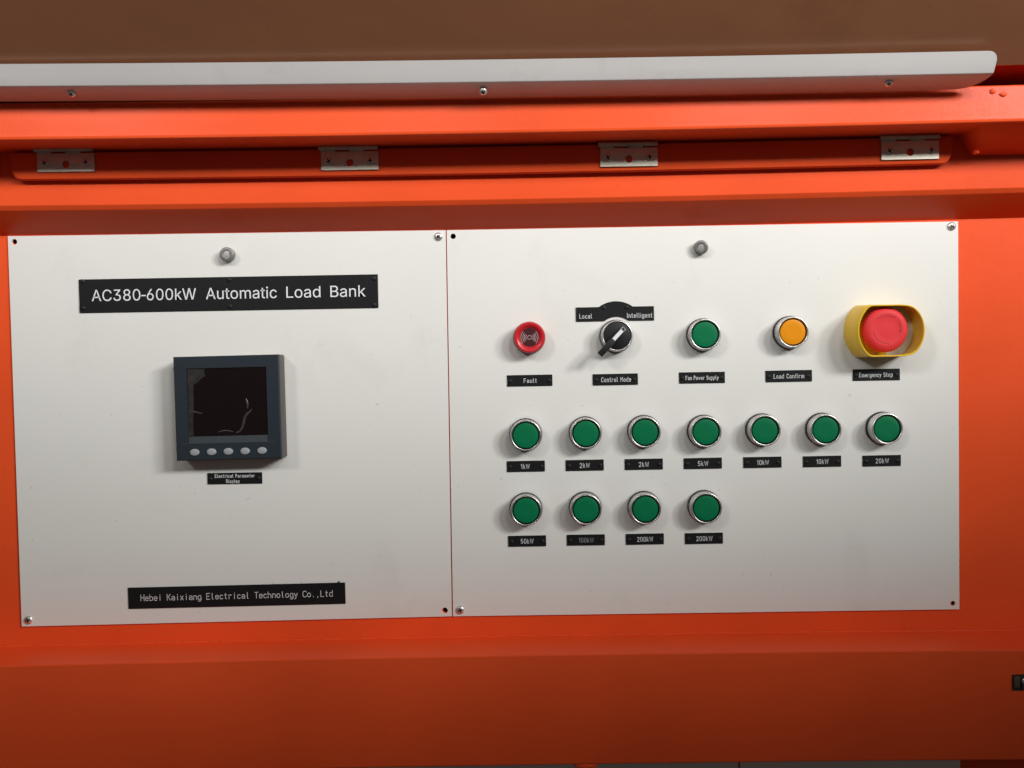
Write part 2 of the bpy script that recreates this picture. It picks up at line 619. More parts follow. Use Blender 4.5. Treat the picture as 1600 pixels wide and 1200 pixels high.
for px, py in ((112.5, 145.5), (755, 142.5), (1388, 129)):
    # heads sit on the lower, downward facing half
    w = P(px, py, 92.8)
    s = screw(strip, w - so, 3.3, 2.6, 0.6)
    s.rotation_euler.x = math.radians(38)

# ------------------------------------------------------------------ raised lid above
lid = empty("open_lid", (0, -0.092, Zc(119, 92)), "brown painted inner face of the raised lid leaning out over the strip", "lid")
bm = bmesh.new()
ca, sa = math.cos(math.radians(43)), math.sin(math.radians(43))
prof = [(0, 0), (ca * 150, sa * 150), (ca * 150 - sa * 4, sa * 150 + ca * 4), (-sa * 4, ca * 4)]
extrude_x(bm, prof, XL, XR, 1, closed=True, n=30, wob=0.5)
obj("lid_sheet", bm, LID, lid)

# ------------------------------------------------------------------ control panels
PT = 2.0


def panel(corners, holes, label, screws):
    c = [P(x, y, PT) for x, y in corners]
    o = empty("control_panel", ((c[3].x + c[2].x) / 2, 0, (c[3].z + c[2].z) / 2), label, "panel", "white control panels side by side")
    ox, oz = o.location.x * 1000, o.location.z * 1000
    hs = []
    for x, y, r in holes:
        v = P(x, y, PT)
        hs.append((v.x * 1000 - ox, v.z * 1000 - oz, r))
    me = plate_mesh("sheet", [(v.x * 1000 - ox, v.z * 1000 - oz) for v in c], hs, PT, 0.12)
    s = link("sheet", me, WHITE, o)
    for x, y, rr in screws:
        v = P(x, y, PT + 1)
        screw(o, (v.x - o.location.x, -PT * MM, v.z - o.location.z), 4.0, 2.3, rr)
    return o


panel([(12.2, 369), (696.2, 359.6), (706, 963), (34, 979)], [(22.3, 378, 2.7), (695, 954, 2.8)],
      "left white control panel holding the meter and the long title plate", [(685, 369.6, 0.75), (44, 969, 0.2)])
panel([(697.9, 359.6), (1497, 346), (1499, 952), (707.9, 963)], [(708, 369.2, 2.5), (1489, 943, 2.5)],
      "right white control panel holding all the push buttons", [(1487.3, 353.5, 0.9), (719, 953.5, 0.3)])
v = P(1489, 943, 0.3)

YP = -PT * MM      # face of the panels

# ------------------------------------------------------------------ engraved stroke lettering
def arc(cx, cy, rx, ry, a0, a1, n=6):
    return [(cx + rx * math.cos(math.radians(a0 + (a1 - a0) * i / n)), cy + ry * math.sin(math.radians(a0 + (a1 - a0) * i / n))) for i in range(n + 1)]


G = {
    '0': (3, [arc(1.5, 4.5, 1.5, 1.5, 0, 180) + arc(1.5, 1.5, 1.5, 1.5, 180, 360) + [(3, 4.5)]]),
    '1': (1.6, [[(0, 4.8), (1.4, 6), (1.4, 0)]]),
    '2': (3, [arc(1.5, 4.5, 1.5, 1.5, 170, -20) + [(0, 0), (3, 0)]]),
    '3': (3, [arc(1.5, 4.5, 1.4, 1.4, 160, -90), arc(1.5, 1.6, 1.5, 1.6, 90, -160)]),
    '5': (3, [[(2.8, 6), (0.3, 6), (0.1, 3.3)] + arc(1.4, 1.9, 1.6, 1.9, 120, -150)]),
    'k': (2.5, [[(0, 0), (0, 6)], [(2.3, 4), (0, 1.9)], [(0.8, 2.6), (2.5, 0)]]),
    'W': (5, [[(0, 6), (1.2, 0), (2.5, 5.6), (3.8, 0), (5, 6)]]),
    'F': (2.8, [[(0, 0), (0, 6), (2.8, 6)], [(0, 3.2), (2.2, 3.2)]]),
    'a': (2.6, [arc(1.3, 2.8, 1.3, 1.2, 150, 0) + [(2.6, 0)], arc(1.3, 1.1, 1.3, 1.1, 60, 300)]),
    'u': (2.6, [[(0, 4)] + arc(1.3, 1.3, 1.3, 1.3, 180, 360), [(2.6, 4), (2.6, 0)]]),
    'l': (1.0, [[(0.2, 6), (0.2, 1)] + arc(1.0, 0.8, .8, .8, 180, 270, 3)]),
    't': (1.8, [[(0.7, 5.6), (0.7, 0.9)] + arc(1.5, 0.8, .8, .8, 180, 280, 3), [(0, 4), (1.8, 4)]]),
    'C': (3, [arc(1.6, 4.4, 1.6, 1.6, 20, 180) + arc(1.6, 1.6, 1.6, 1.6, 180, 340)]),
    'o': (2.6, [arc(1.3, 2.7, 1.3, 1.3, 0, 180) + arc(1.3, 1.3, 1.3, 1.3, 180, 360) + [(2.6, 2.7)]]),
    'n': (2.6, [[(0, 0), (0, 4)], arc(1.3, 2.7, 1.3, 1.3, 180, 0) + [(2.6, 0)]]),
    'r': (1.9, [[(0, 0), (0, 4)], arc(1.3, 2.7, 1.3, 1.3, 180, 50)]),
    'M': (3.6, [[(0, 0), (0, 6), (1.8, 2.8), (3.6, 6), (3.6, 0)]]),
    'd': (2.6, [[(2.6, 6), (2.6, 0)], arc(1.3, 2.7, 1.3, 1.3, 0, 180) + arc(1.3, 1.3, 1.3, 1.3, 180, 360)]),
    'b': (2.6, [[(0, 6), (0, 0)], arc(1.3, 2.7, 1.3, 1.3, 180, 0) + arc(1.3, 1.3, 1.3, 1.3, 0, -180)]),
    'e': (2.6, [[(0, 2.1), (2.6, 2.1), (2.6, 2.7)] + arc(1.3, 2.7, 1.3, 1.3, 0, 180) + arc(1.3, 1.3, 1.3, 1.3, 180, 330)]),
    'P': (2.8, [[(0, 0), (0, 6), (1.4, 6)] + arc(1.4, 4.4, 1.4, 1.6, 90, -90) + [(0, 2.8)]]),
    'w': (3.6, [[(0, 4), (0.8, 0), (1.8, 3.2), (2.8, 0), (3.6, 4)]]),
    'S': (2.8, [arc(1.4, 4.5, 1.4, 1.5, 20, 250) + arc(1.4, 1.5, 1.4, 1.5, 90, -160)]),
    'p': (2.6, [[(0, -1.8), (0, 4)], arc(1.3, 2.7, 1.3, 1.3, 180, 0) + arc(1.3, 1.3, 1.3, 1.3, 0, -180)]),
    'y': (2.6, [[(0, 4), (1.3, 0.3)], [(2.6, 4), (1.0, -1.2), (0.1, -1.8)]]),
    'L': (2.6, [[(0, 6), (0, 0), (2.6, 0)]]),
    'f': (1.8, [[(0.7, 0), (0.7, 5)] + arc(1.6, 5.1, .9, .9, 180, 90, 3), [(0, 3.8), (1.7, 3.8)]]),
    'i': (0.4, [[(0.2, 0), (0.2, 4)], [(0.2, 5.4), (0.2, 5.8)]]),
    'm': (4.0, [[(0, 0), (0, 4)], arc(1.0, 3.0, 1.0, 1.0, 180, 0) + [(2, 0)], arc(3.0, 3.0, 1.0, 1.0, 180, 0) + [(4, 0)]]),
    'E': (2.8, [[(2.8, 6), (0, 6), (0, 0), (2.8, 0)], [(0, 3.1), (2.3, 3.1)]]),
    'g': (2.6, [[(2.6, 4), (2.6, -0.7)] + arc(1.3, -0.6, 1.3, 1.2, 0, -150), arc(1.3, 2.7, 1.3, 1.3, 0, 180) + arc(1.3, 1.3, 1.3, 1.3, 180, 360)]),
    'c': (2.4, [arc(1.3, 2.7, 1.3, 1.3, 30, 180) + arc(1.3, 1.3, 1.3, 1.3, 180, 330)]),
    'I': (0.4, [[(0.2, 0), (0.2, 6)]]),
    'D': (2.9, [[(0, 0), (0, 6), (1.1, 6)] + arc(1.1, 4.2, 1.8, 1.8, 90, 0, 4) + arc(1.1, 1.8, 1.8, 1.8, 0, -90, 4) + [(0, 0)]]),
    's': (2.2, [arc(1.1, 3.0, 1.1, 1.0, 20, 250) + arc(1.1, 1.0, 1.1, 1.0, 90, -160)]),
    'H': (2.9, [[(0, 0), (0, 6)], [(2.9, 0), (2.9, 6)], [(0, 3.1), (2.9, 3.1)]]),
    'K': (2.8, [[(0, 0), (0, 6)], [(2.8, 6), (0, 2.4)], [(1.0, 3.6), (2.8, 0)]]),
    'x': (2.4, [[(0, 4), (2.4, 0)], [(2.4, 4), (0, 0)]]),
    'T': (3, [[(0, 6), (3, 6)], [(1.5, 6), (1.5, 0)]]),
    'h': (2.6, [[(0, 0), (0, 6)], arc(1.3, 2.7, 1.3, 1.3, 180, 0) + [(2.6, 0)]]),
    '.': (0.6, [[(0.2, 0), (0.2, 0.4)]]),
    ',': (0.6, [[(0.3, 0.3), (0.0, -1.0)]]),
}


def strokes(bm, text, x0, z0, width, cap, thick, p, mono=None):
    """write text from (x0,z0) mm, width and cap height in mm, at height p mm above the local base"""
    items = []
    x = 0.0
    for ch in text:
        if ch == ' ':
            x += mono if mono else 3.2
            continue
        w, ls = G[ch]
        if mono:
            items.append((x + (mono - w) / 2 - 0.5, ls)); x += mono
        else:
            items.append((x, ls)); x += w + 2.1
    total = (x - 2.1) if not mono else x - 1
    sx, sz = width / total, cap / 6.0
    hw = thick / 2
    for gx, ls in items:
        for pl in ls:
            pts = [Vector((x0 + (gx + a) * sx, z0 + b * sz)) for a, b in pl]
            L, Rr = [], []
            for i, q in enumerate(pts):
                if i == 0: d = pts[1] - q
                elif i == len(pts) - 1: d = q - pts[i - 1]
                else: d = (pts[i + 1] - q).normalized() + (q - pts[i - 1]).normalized()
                if d.length < 1e-6: d = q - pts[i - 1]
                d.normalize()
                nrm = Vector((-d.y, d.x)) * hw
                e = d * hw * (-1 if i == 0 else 1 if i == len(pts) - 1 else 0)
                if 0 < i < len(pts) - 1:
                    c = d.dot((pts[i + 1] - q).normalized())
                    nrm /= max(0.45, c)
                L.append(bm.verts.new(((q.x + e.x + nrm.x) * MM, -p * MM, (q.y + e.y + nrm.y) * MM)))
                Rr.append(bm.verts.new(((q.x + e.x - nrm.x) * MM, -p * MM, (q.y + e.y - nrm.y) * MM)))
            for i in range(len(pts) - 1):
                bm.faces.new((Rr[i], Rr[i + 1], L[i + 1], L[i]))


def mini_screw(parent, x, z, r=1.9):
    s = lat("screw", [(r, 0), (r, 0.25), (r * .8, 0.75), (r * .4, 1.0)], BLACKR, parent, n=16)
    s.location = (x * MM, -1.0 * MM, z * MM)
    return s


PXM = 0.6  # mm per photo pixel on the panels


def label_plate(px, py, wpx, hpx, texts, label, rot=0.0, ink=INK, group="engraved label plates under the buttons", thick=0.42):
    """texts: (string, centre dx px, centre dy px, width px, cap px)"""
    c = P(px, py, PT + 1)
    t = empty("label_plate", (c.x, YP, c.z), label, "label plate", group)
    w, h = wpx * PXM, hpx * PXM
    bm = bmesh.new(); box(bm, -w / 2, w / 2, 0, 1.0, -h / 2, h / 2, 0.18, 1)
    obj("plate", bm, BLACKP, t)
    for s in (-1, 1):
        mini_screw(t, s * (w / 2 - 3.2), -0.3)
    for tx, dx, dy, tw, cap in texts:
        bm = bmesh.new()
        strokes(bm, tx, (dx - tw / 2) * PXM, (-dy - cap / 2) * PXM, tw * PXM, cap * PXM, thick, 1.04)
        flat("lettering", bm, ink, t)
    t.rotation_euler.y = math.radians(rot)
    return t


ROW1 = [
    (827.7, 594.5, 70.5, 17.5, "Fault", 19.5, 6.2, 0.8),
    (961.5, 592.8, 70.3, 17.5, "Control Mode", 45.5, 6.8, 1.2),
    (1097, 590, 71, 17.3, "Fan Power Supply", 50.5, 5.8, 0),
    (1232.6, 587.5, 72, 17.8, "Load Confirm", 46.5, 6.4, 0),
    (1369.5, 585.4, 73, 17.8, "Emergency Stop", 51, 6.2, -1.0),
]
WHERE1 = ["under the red lamp", "under the selector switch", "under the top row's green button", "under the amber button",
          "under the yellow guarded red mushroom button"]
for (px, py, w, h, tx, tw, cap, dx), wh in zip(ROW1, WHERE1):
    label_plate(px, py, w, h, [(tx, dx, 0.2, tw, cap)], f"black plate engraved {tx} {wh}", rot=random.uniform(-.2, .2))
ROW2 = [(821.7, 728.6, "1kW", 13, 820.6), (913.7, 727, "2kW", 14.8, 913.6), (1006, 725.4, "2kW", 15, 1006), (1098.3, 724, "5kW", 15.2, 1098.5),
        (1191.5, 722.4, "10kW", 17.8, 1192), (1284.7, 721, "10kW", 17.8, 1285), (1378, 719.9, "20kW", 19.5, 1378.5)]
ROW3 = [(823.7, 845.5, "50kW", 19, 823.7), (915.5, 843.8, "100kW", 22.2, 916), (1007.7, 842.4, "200kW", 24, 1008), (1100, 841.3, "200kW", 24.3, 1100.6)]
SIDE = {0: "at the left end of the long green row", 1: "left one of the two marked 2kW", 2: "right one of the two marked 2kW",
        3: "in the middle of the long green row", 4: "left one of the two marked 10kW", 5: "right one of the two marked 10kW",
        6: "at the right end of the long green row"}
SIDE3 = {0: "at the left end of the lowest row", 1: "with faded lettering in the lowest row", 2: "left one of the two marked 200kW", 3: "right one of the two marked 200kW"}
for k, (px, py, tx, tw, tc) in enumerate(ROW2):
    label_plate(px, py, 59.3, 17, [(tx, tc - px, 0.2, tw, 6.8)], f"black plate engraved {tx}, {SIDE[k]}", rot=random.uniform(-.25, .25))
for k, (px, py, tx, tw, tc) in enumerate(ROW3):
    label_plate(px, py, 59.2, 17, [(tx, tc - px, 0.2, tw, 6.8)], f"black plate engraved {tx}, {SIDE3[k]}", rot=random.uniform(-.25, .25),
                ink=INKD if k == 1 else INK)
label_plate(366.7, 747.4, 85.6, 17.6, [("Electrical Parameter", 0.2, -3.9, 61.8, 4.8), ("Display", -3.0, 4.4, 20.6, 4.8)],
            "small black plate engraved Electrical Parameter Display under the meter", thick=0.42, group="engraved plates of the left panel")

# company plate
c = P(369.7, 931, PT + 1)
t = empty("label_plate", (c.x, YP, c.z), "black plate with the company name at the foot of the left panel", "label plate", "engraved plates of the left panel")
bm = bmesh.new(); box(bm, -170.4 * PXM, 170.4 * PXM, 0, 1.0, -16.7 * PXM, 16.7 * PXM, 0.18, 1)
obj("plate", bm, BLACKP, t)
bm = bmesh.new()
strokes(bm, "Hebei Kaixiang Electrical Technology Co.,Ltd", -150.4 * PXM, -4.3 * PXM, 301 * PXM, 9.2 * PXM, 0.50, 1.04, mono=3.9)
flat("lettering", bm, INK, t)
t.rotation_euler.y = math.radians(-0.45)
bm = bmesh.new()
bmesh.ops.create_icosphere(bm, subdivisions=2, radius=0.9 * MM)
s = obj("glue_speck", bm, DARKM, t); s.location = (161 * PXM * MM, -0.001, 18.0 * PXM * MM)

# title plate
c = P(357, 458.7, PT + 1)
title = empty("title_plate", (c.x, YP, c.z), "long black plate engraved AC380-600kW Automatic Load Bank near the top of the left panel", "label plate",
              "engraved plates of the left panel")
hw, hh = 232.7 * PXM, 25.9 * PXM
bm = bmesh.new(); box(bm, -hw, hw, 0, 1.3, -hh, hh, 0.2, 1)
obj("plate", bm, BLACKP, title)


def text_mesh(name, s, x0, x1, z0, cap, mt, parent, p):
    cu = bpy.data.curves.new(name, 'FONT')
    try:
        import os
        fp = os.path.join(bpy.utils.resource_path('LOCAL'), 'datafiles', 'fonts', 'Inter.woff2')
        if os.path.exists(fp): cu.font = bpy.data.fonts.load(fp)
    except Exception:
        pass
    cu.body = s
    cu.size = 1
    cu.resolution_u = 6
    o = bpy.data.objects.new(name, cu)
    COL.objects.link(o)
    bpy.context.view_layer.update()
    me = bpy.data.meshes.new_from_object(o.evaluated_get(bpy.context.evaluated_depsgraph_get()))
    bpy.data.objects.remove(o)
    xs = [v.co.x for v in me.vertices]
    cu2 = bpy.data.curves.new("h", 'FONT'); cu2.font = cu.font; cu2.body = "L"; cu2.size = 1
    o2 = bpy.data.objects.new("h", cu2); COL.objects.link(o2); bpy.context.view_layer.update()
    m2 = bpy.data.meshes.new_from_object(o2.evaluated_get(bpy.context.evaluated_depsgraph_get()))
    ch = max(v.co.y for v in m2.vertices)
    bpy.data.objects.remove(o2)
    sx = (x1 - x0) / (max(xs) - min(xs)); sz = cap / ch
    mn = min(xs)
    for v in me.vertices:
        v.co = ((x0 + (v.co.x - mn) * sx) * MM, -p * MM, (z0 + v.co.y * sz) * MM)
    me.name = name
    me.materials.clear()
    return link(name, me, mt, parent, 0)


for s, a, b in (("AC380", 144.4, 220.3), ("-", 221.8, 228.8), ("600kW", 230.3, 307), ("Automatic", 322.3, 432.7), ("Load", 447.5, 500.6), ("Bank", 516, 570.7)):
    # baseline in the plate's own frame
    text_mesh("lettering", s, (a - 357.3) * PXM, (b - 357.3) * PXM, -8.2 * PXM, 17.4 * PXM, INK, title, 1.35)
for px, py in ((129.2, 440), (358.3, 437.4), (584.5, 435.3), (130.2, 481.6), (359.3, 478.7), (585.0, 476.4)):
    v = P(px, py, PT + 1)
    s = mini_screw(title, (v.x - c.x) * 1000, (v.z - c.z) * 1000, 2.2)
    s.location.y = -1.3 * MM
title.rotation_euler.y = 0.0

# selector legend plate with arched top and round notch
c = P(961, 491, PT + 1)
leg = empty("legend_plate", (c.x, YP, c.z), "black arched plate engraved Local and Intelligent above the selector switch", "label plate")
def LP(px, py):
    v = P(px, py, PT + 1); return ((v.x - c.x) * 1000, (v.z - c.z) * 1000)
x0, z0 = LP(900.2, 502.2); x1, z1 = LP(1022, 500.6); _, ztp = LP(961, 479.3)
z0 = z1 = (z0 + z1) / 2
xt = LP(962, 470.6)
cxh, czh = LP(963.5, 525)
rn = 18.0
outl = [(x0, z0)]
xa = math.sqrt(max(0, rn * rn - (czh - z0) ** 2))
ang = math.atan2(z0 - czh, xa)
for k in range(13):
    t_ = (PI - ang) + (ang - (PI - ang)) * k / 12
    outl.append((cxh + rn * math.cos(t_), czh + rn * math.sin(t_)))
outl += [(x1, z0), (x1, ztp)]
half = 15.8; rise = xt[1] - ztp
Rr = (half * half + rise * rise) / (2 * rise)
for k in range(13):
    xx = half - 2 * half * k / 12
    outl.append((xt[0] + xx, xt[1] - Rr + math.sqrt(Rr * Rr - xx * xx)))
outl += [(x0, ztp)]
me = plate_mesh("plate", outl, [], 1.0, 0.12)
link("plate", me, BLACKP, leg)
bm = bmesh.new(); a_ = LP(905.8, 497.6); b_ = LP(924.5, 497.6)
strokes(bm, "Local", a_[0], a_[1], b_[0] - a_[0], 6.6 * PXM, 0.42, 1.14)
flat("lettering", bm, INK, leg)
bm = bmesh.new(); a_ = LP(980, 496.4); b_ = LP(1018.8, 496.4)
strokes(bm, "Intelligent", a_[0], a_[1], b_[0] - a_[0], 6.8 * PXM, 0.42, 1.14)
flat("lettering", bm, INK, leg)
for px, py in ((943.7, 481), (979.3, 480)):
    q = LP(px, py); mini_screw(leg, q[0], q[1], 2.1)


# ------------------------------------------------------------------ push buttons
def ring_prof():
    return [(14.9, 4.2), (14.6, 4.5), (14.4, 6), (14.35, 11.9)] + \
           [(13.5 + 0.85 * math.cos(t), 12.1 + 0.85 * math.sin(t)) for t in [PI * k / 8 for k in range(1, 8)]] + [(12.65, 12.0), (12.6, 11.4)]


GASK = [(15.3, 0), (15.4, 1.0), (15.3, 3.8), (14.8, 4.3), (13, 4.3)]
GAP = [(12.62, 11.6), (12.4, 9.6), (11.0, 9.6)]
CAPP = [(11.65, 9.6), (11.65, 11.2), (11.4, 11.7), (10.8, 11.9), (6, 11.8), (1, 11.75)]


def button(px, py, capmat, label, group, first=None):
    c = P(px, py, PT + 13)
    if first is None:
        t = empty("push_button", (0, 0, 0), label, "push button", group)
        lat("gasket", GASK, BLACKR, t, cap1=False)
        lat("bezel", ring_prof(), CHROME, t, cap1=False)
        lat("gap_ring", GAP, BLACKR, t, cap1=False)
        lat("cap", CAPP, capmat, t)
    else:
        t = copy_tree(first)
        if capmat:
            pass
        t['label'] = label
        t['group'] = group
    t.location = (c.x, YP, c.z)
    # slight individual tilt of each threaded button
    t.rotation_euler = (math.radians(random.uniform(-.6, .6)), random.uniform(0, 0.1), math.radians(random.uniform(-.6, .6)))
    return t


GB = "green push buttons of the load rows"
R2 = [(821.6, 680.6), (916, 677.6), (1008.6, 675.4), (1103.4, 675.0), (1196.0, 672.9), (1291.2, 671.8), (1387.0, 670.3)]
R3 = [(822.2, 798.2), (916, 796.5), (1009, 795.8), (1104.2, 794.4)]
L2 = ["green button over the 1kW plate, left end of the long row", "green button over the left 2kW plate", "green button over the right 2kW plate",
      "green button over the 5kW plate, middle of the long row", "green button over the left 10kW plate", "green button over the right 10kW plate",
      "green button over the 20kW plate, right end of the long row"]
L3 = ["green button over the 50kW plate, left end of the lowest row", "green button over the faded 100kW plate",
      "green button over the left 200kW plate", "green button over the right 200kW plate"]
first = None
for (px, py), lb in zip(R2 + R3, L2 + L3):
    b = button(px, py, GREEN, lb, GB, first)
    if first is None: first = b
fan = button(1102.4, 522.6, GREEN, "lone green button in the top row over the Fan Power Supply plate", GB, first)
del fan['group']
amb = empty("push_button", (0, 0, 0), "amber push button over the Load Confirm plate", "push button")
for ch in first.children:
    if ch.name.startswith("cap"): continue
    k = ch.copy(); COL.objects.link(k); k.parent = amb
lat("cap", CAPP, AMBER, amb)
c = P(1239.7, 518.8, PT + 13); amb.location = (c.x, YP, c.z)

# fault lamp
c = P(827.4, 527.0, PT + 15)
fl = empty("fault_lamp", (c.x, YP, c.z), "round red lamp with pale concentric arcs over the Fault plate", "indicator lamp")
lat("collar", [(15.0, 0), (15.0, 2), (14.6, 2.8)], BLACKR, fl, cap1=False)
lat("lens_body", [(14.4, 2.5), (14.6, 4), (14.6, 12.0), (14.3, 13.3), (13.6, 14.1), (12.6, 14.3), (11.4, 14.0), (10.2, 13.2), (9.4, 12.5), (9.0, 12.2), (8.7, 12.0)], REDP, fl, cap1=False)
lat("dial", [(8.75, 12.0), (8.6, 12.15)], MAROON, fl)
bm = bmesh.new()
def ribbon(bm, r, a0, a1, w, p, n=14):
    pr = None
    for i in range(n + 1):
        a = math.radians(a0 + (a1 - a0) * i / n)
        u = bm.verts.new(((r + w / 2) * math.cos(a) * MM, -p * MM, (r + w / 2) * math.sin(a) * MM))
        d = bm.verts.new(((r - w / 2) * math.cos(a) * MM, -p * MM, (r - w / 2) * math.sin(a) * MM))
        if pr: bm.faces.new((pr[1], pr[0], u, d))
        pr = (u, d)
for r, da in ((3.3, 38), (4.7, 40), (6.1, 41), (7.9, 43)):
    for mid in (0, 180):
        ribbon(bm, r, mid - da, mid + da, 0.55, 12.22)
ribbon(bm, 1.75, 0, 360, 0.5, 12.22, 28)
flat("printed_arcs", bm, mat("pale_pink_print", (0.48, 0.30, 0.30), 0.6), fl)

# selector switch
c = P(964.6, 524.6, PT + 13)
sel = empty("selector_switch", (c.x, YP, c.z), "black rotary selector with chrome ring and long lever turned to Intelligent", "selector switch")
lat("gasket", GASK, BLACKR, sel, cap1=False)
lat("bezel", ring_prof(), CHROME, sel, cap1=False)
lat("dial_face", [(12.55, 10.5), (12.4, 12.2), (11.8, 12.5)], BLACKR, sel)
DIRV = Vector((0.688, 0.725)); NV = Vector((-0.725, 0.688))
cc = P(962.3, 527.2, PT + 20)
off = Vector(((cc.x - c.x) * 1000, (cc.z - c.z) * 1000))
def lever(bm, s0, s1, w0, w1, p0, p1, bev=0.4):
    vs = box(bm, s0, s1, p0, p1, -1, 1, 0)
    for v in vs:
        s = v.co.x * 1000; side = 1 if v.co.z > 0 else -1
        w = w0 if abs(s - s0) < 1e-3 else w1
        q = off + DIRV * s + NV * side * w / 2
        v.co.x, v.co.z = q.x * MM, q.y * MM
    if bev:
        es = list({e for v in vs for e in v.link_edges})
        bmesh.ops.recalc_face_normals(bm, faces=list({f for v in vs for f in v.link_faces}))
        bmesh.ops.bevel(bm, geom=es, offset=bev * MM, segments=2, profile=0.5, affect='EDGES')
bm = bmesh.new()
lever(bm, -21.5, -3.0, 5.4, 5.4, 14.0, 22.5)
lever(bm, -3.2, 12.2, 4.9, 4.4, 12.0, 18.0, 0.3)
obj("lever", bm, BLACKR, sel)
bm = bmesh.new(); lever(bm, -2.6, 8.8, 3.4, 3.4, 17.6, 18.25, 0)
obj("white_inlay", bm, INK, sel, 0)
bm = bmesh.new(); lever(bm, 9.0, 12.0, 4.3, 4.3, 17.4, 18.15, 0)
obj("inlay_frame", bm, mat("grey_inlay", (0.33, 0.33, 0.33), 0.4), sel, 0)
bm = bmesh.new(); lever(bm, 9.4, 11.4, 2.2, 2.2, 17.8, 18.3, 0)
obj("tip_mark", bm, BLACKR, sel, 0)

# emergency stop
c0 = P(1373.9, 517.3, PT)
es = empty("emergency_stop", (c0.x, YP, c0.z), "red mushroom emergency stop inside an open yellow guard", "emergency stop")
def guard_outline(Rg, h, n=144):
    pts = []
    for i in range(n):
        a = 2 * PI * i / n
        x, z = Rg * math.cos(a), Rg * math.sin(a)
        z = max(-h, min(h, z))
        pts.append((x, z))
    for it in range(60):       # soften the corners, the right-hand ones most
        q = []
        for i in range(n):
            k = 0.5 if pts[i][0] > 0 else (0.5 if it < 6 else 0.0)
            a_, c_ = pts[i - 1], pts[(i + 1) % n]
            q.append((pts[i][0] * (1 - k) + k * (a_[0] + c_[0]) / 2, pts[i][1] * (1 - k) + k * (a_[1] + c_[1]) / 2))
        pts = q
    return pts
bm = bmesh.new()
rings = []
lv = [(33.3, 24.6, 0), (32.2, 24.2, 10), (30.9, 23.6, 24.6), (30.4, 23.2, 25.2), (29.8, 22.6, 25.2), (29.3, 22.1, 24.6), (30.6, 22.8, 10), (31.6, 23.4, 0)]
fc = P(1393.5, 516.5, PT + 25)
sh = Vector(((fc.x - c0.x) * 1000, (fc.z - c0.z) * 1000))
for Rg, h, p in lv:
    k = p / 25.2
    rings.append([bm.verts.new(((x + sh.x * k) * MM, -p * MM, (z + sh.y * k) * MM)) for x, z in guard_outline(Rg, h)])
for a, b in zip(rings, rings[1:]):
    for i in range(144): bm.faces.new((a[i], a[(i + 1) % 144], b[(i + 1) % 144], b[i]))
obj("guard", bm, YELLOW, es, 40)
# floor web on the left of the guard
bm = bmesh.new()
pts = [(x * 0.97, z * 0.99) for x, z in guard_outline(31.6, 23.4) if x < 6]
top = sorted([q for q in pts], key=lambda q: math.atan2(q[1], q[0]) % (2 * PI))
a = [bm.verts.new((x * MM, -2.5 * MM, z * MM)) for x, z in top]
bm.faces.new(a)
obj("guard_floor", bm, YELLOW, es, 0)
mc = P(1384.7, 515.0, PT + 20)
mx, mz = (mc.x - c0.x) * 1000, (mc.z - c0.z) * 1000
ms = lat("stem", [(13.5, 0), (13.5, 9), (11, 10), (11, 14)], BLACKR, es, cx=mx * .6, cz=mz * .6)
def scal(r, p, a):
    return r + (0.38 * math.cos(a * 44) if r > 19.0 and p < 19.6 else 0)
lat("mushroom_cap", [(12, 12.2), (18.6, 12.8), (20.0, 13.6), (20.5, 15.0), (20.4, 17.2), (19.9, 19.0), (18.6, 20.6), (16.4, 21.6), (14.2, 22.0), (13.4, 21.8), (6, 21.9), (1, 22.0)], REDM, es, n=264, cx=mx, cz=mz, rfun=scal)
bm = bmesh.new()
for a0, a1 in ((62, 128), (-12, 36), (186, 272)):
    ribbon(bm, 12.4, a0, a1, 0.42, 22.03)
for (r1, a1, r2, a2) in ((12.4, 62, 13.8, 56), (12.4, -12, 11.2, -4), (12.4, 272, 13.6, 279)):
    p1 = Vector((r1 * math.cos(math.radians(a1)), r1 * math.sin(math.radians(a1))))
    p2 = Vector((r2 * math.cos(math.radians(a2)), r2 * math.sin(math.radians(a2))))
    d = (p2 - p1).normalized(); nn = Vector((-d.y, d.x)) * 0.2
    bm.faces.new([bm.verts.new((q.x * MM, -22.03 * MM, q.y * MM)) for q in (p1 - nn, p2 - nn, p2 + nn, p1 + nn)])
for v in bm.verts: v.co.x += mx * MM; v.co.z += mz * MM
flat("turn_arrows", bm, REDD, es)  # flat ribbons; shade of the moulded arrows put in as darker red

# ------------------------------------------------------------------ studs at the top of each panel
for (px, py, lb) in ((354, 397, "grey round metal stud above the long title plate"), (1098.2, 384.8, "grey round metal stud near the top of the right panel")):
    c = P(px, py, PT + 7)
    t = empty("panel_stud", (c.x, YP, c.z), lb, "stud", "grey studs at the top of the panels")
    lat("stud_body", [(5.9, 0), (6.3, 0.8), (6.6, 6.2), (6.4, 7.0), (5.8, 7.4), (3.4, 7.5), (3.2, 7.4)], STUD, t, n=32)
    lat("stud_tip", [(3.3, 7.2), (3.0, 7.6), (1.6, 7.7)], STUDL, t, n=7)
    if px > 500: t.rotation_euler = (math.radians(7), 0, math.radians(-14))

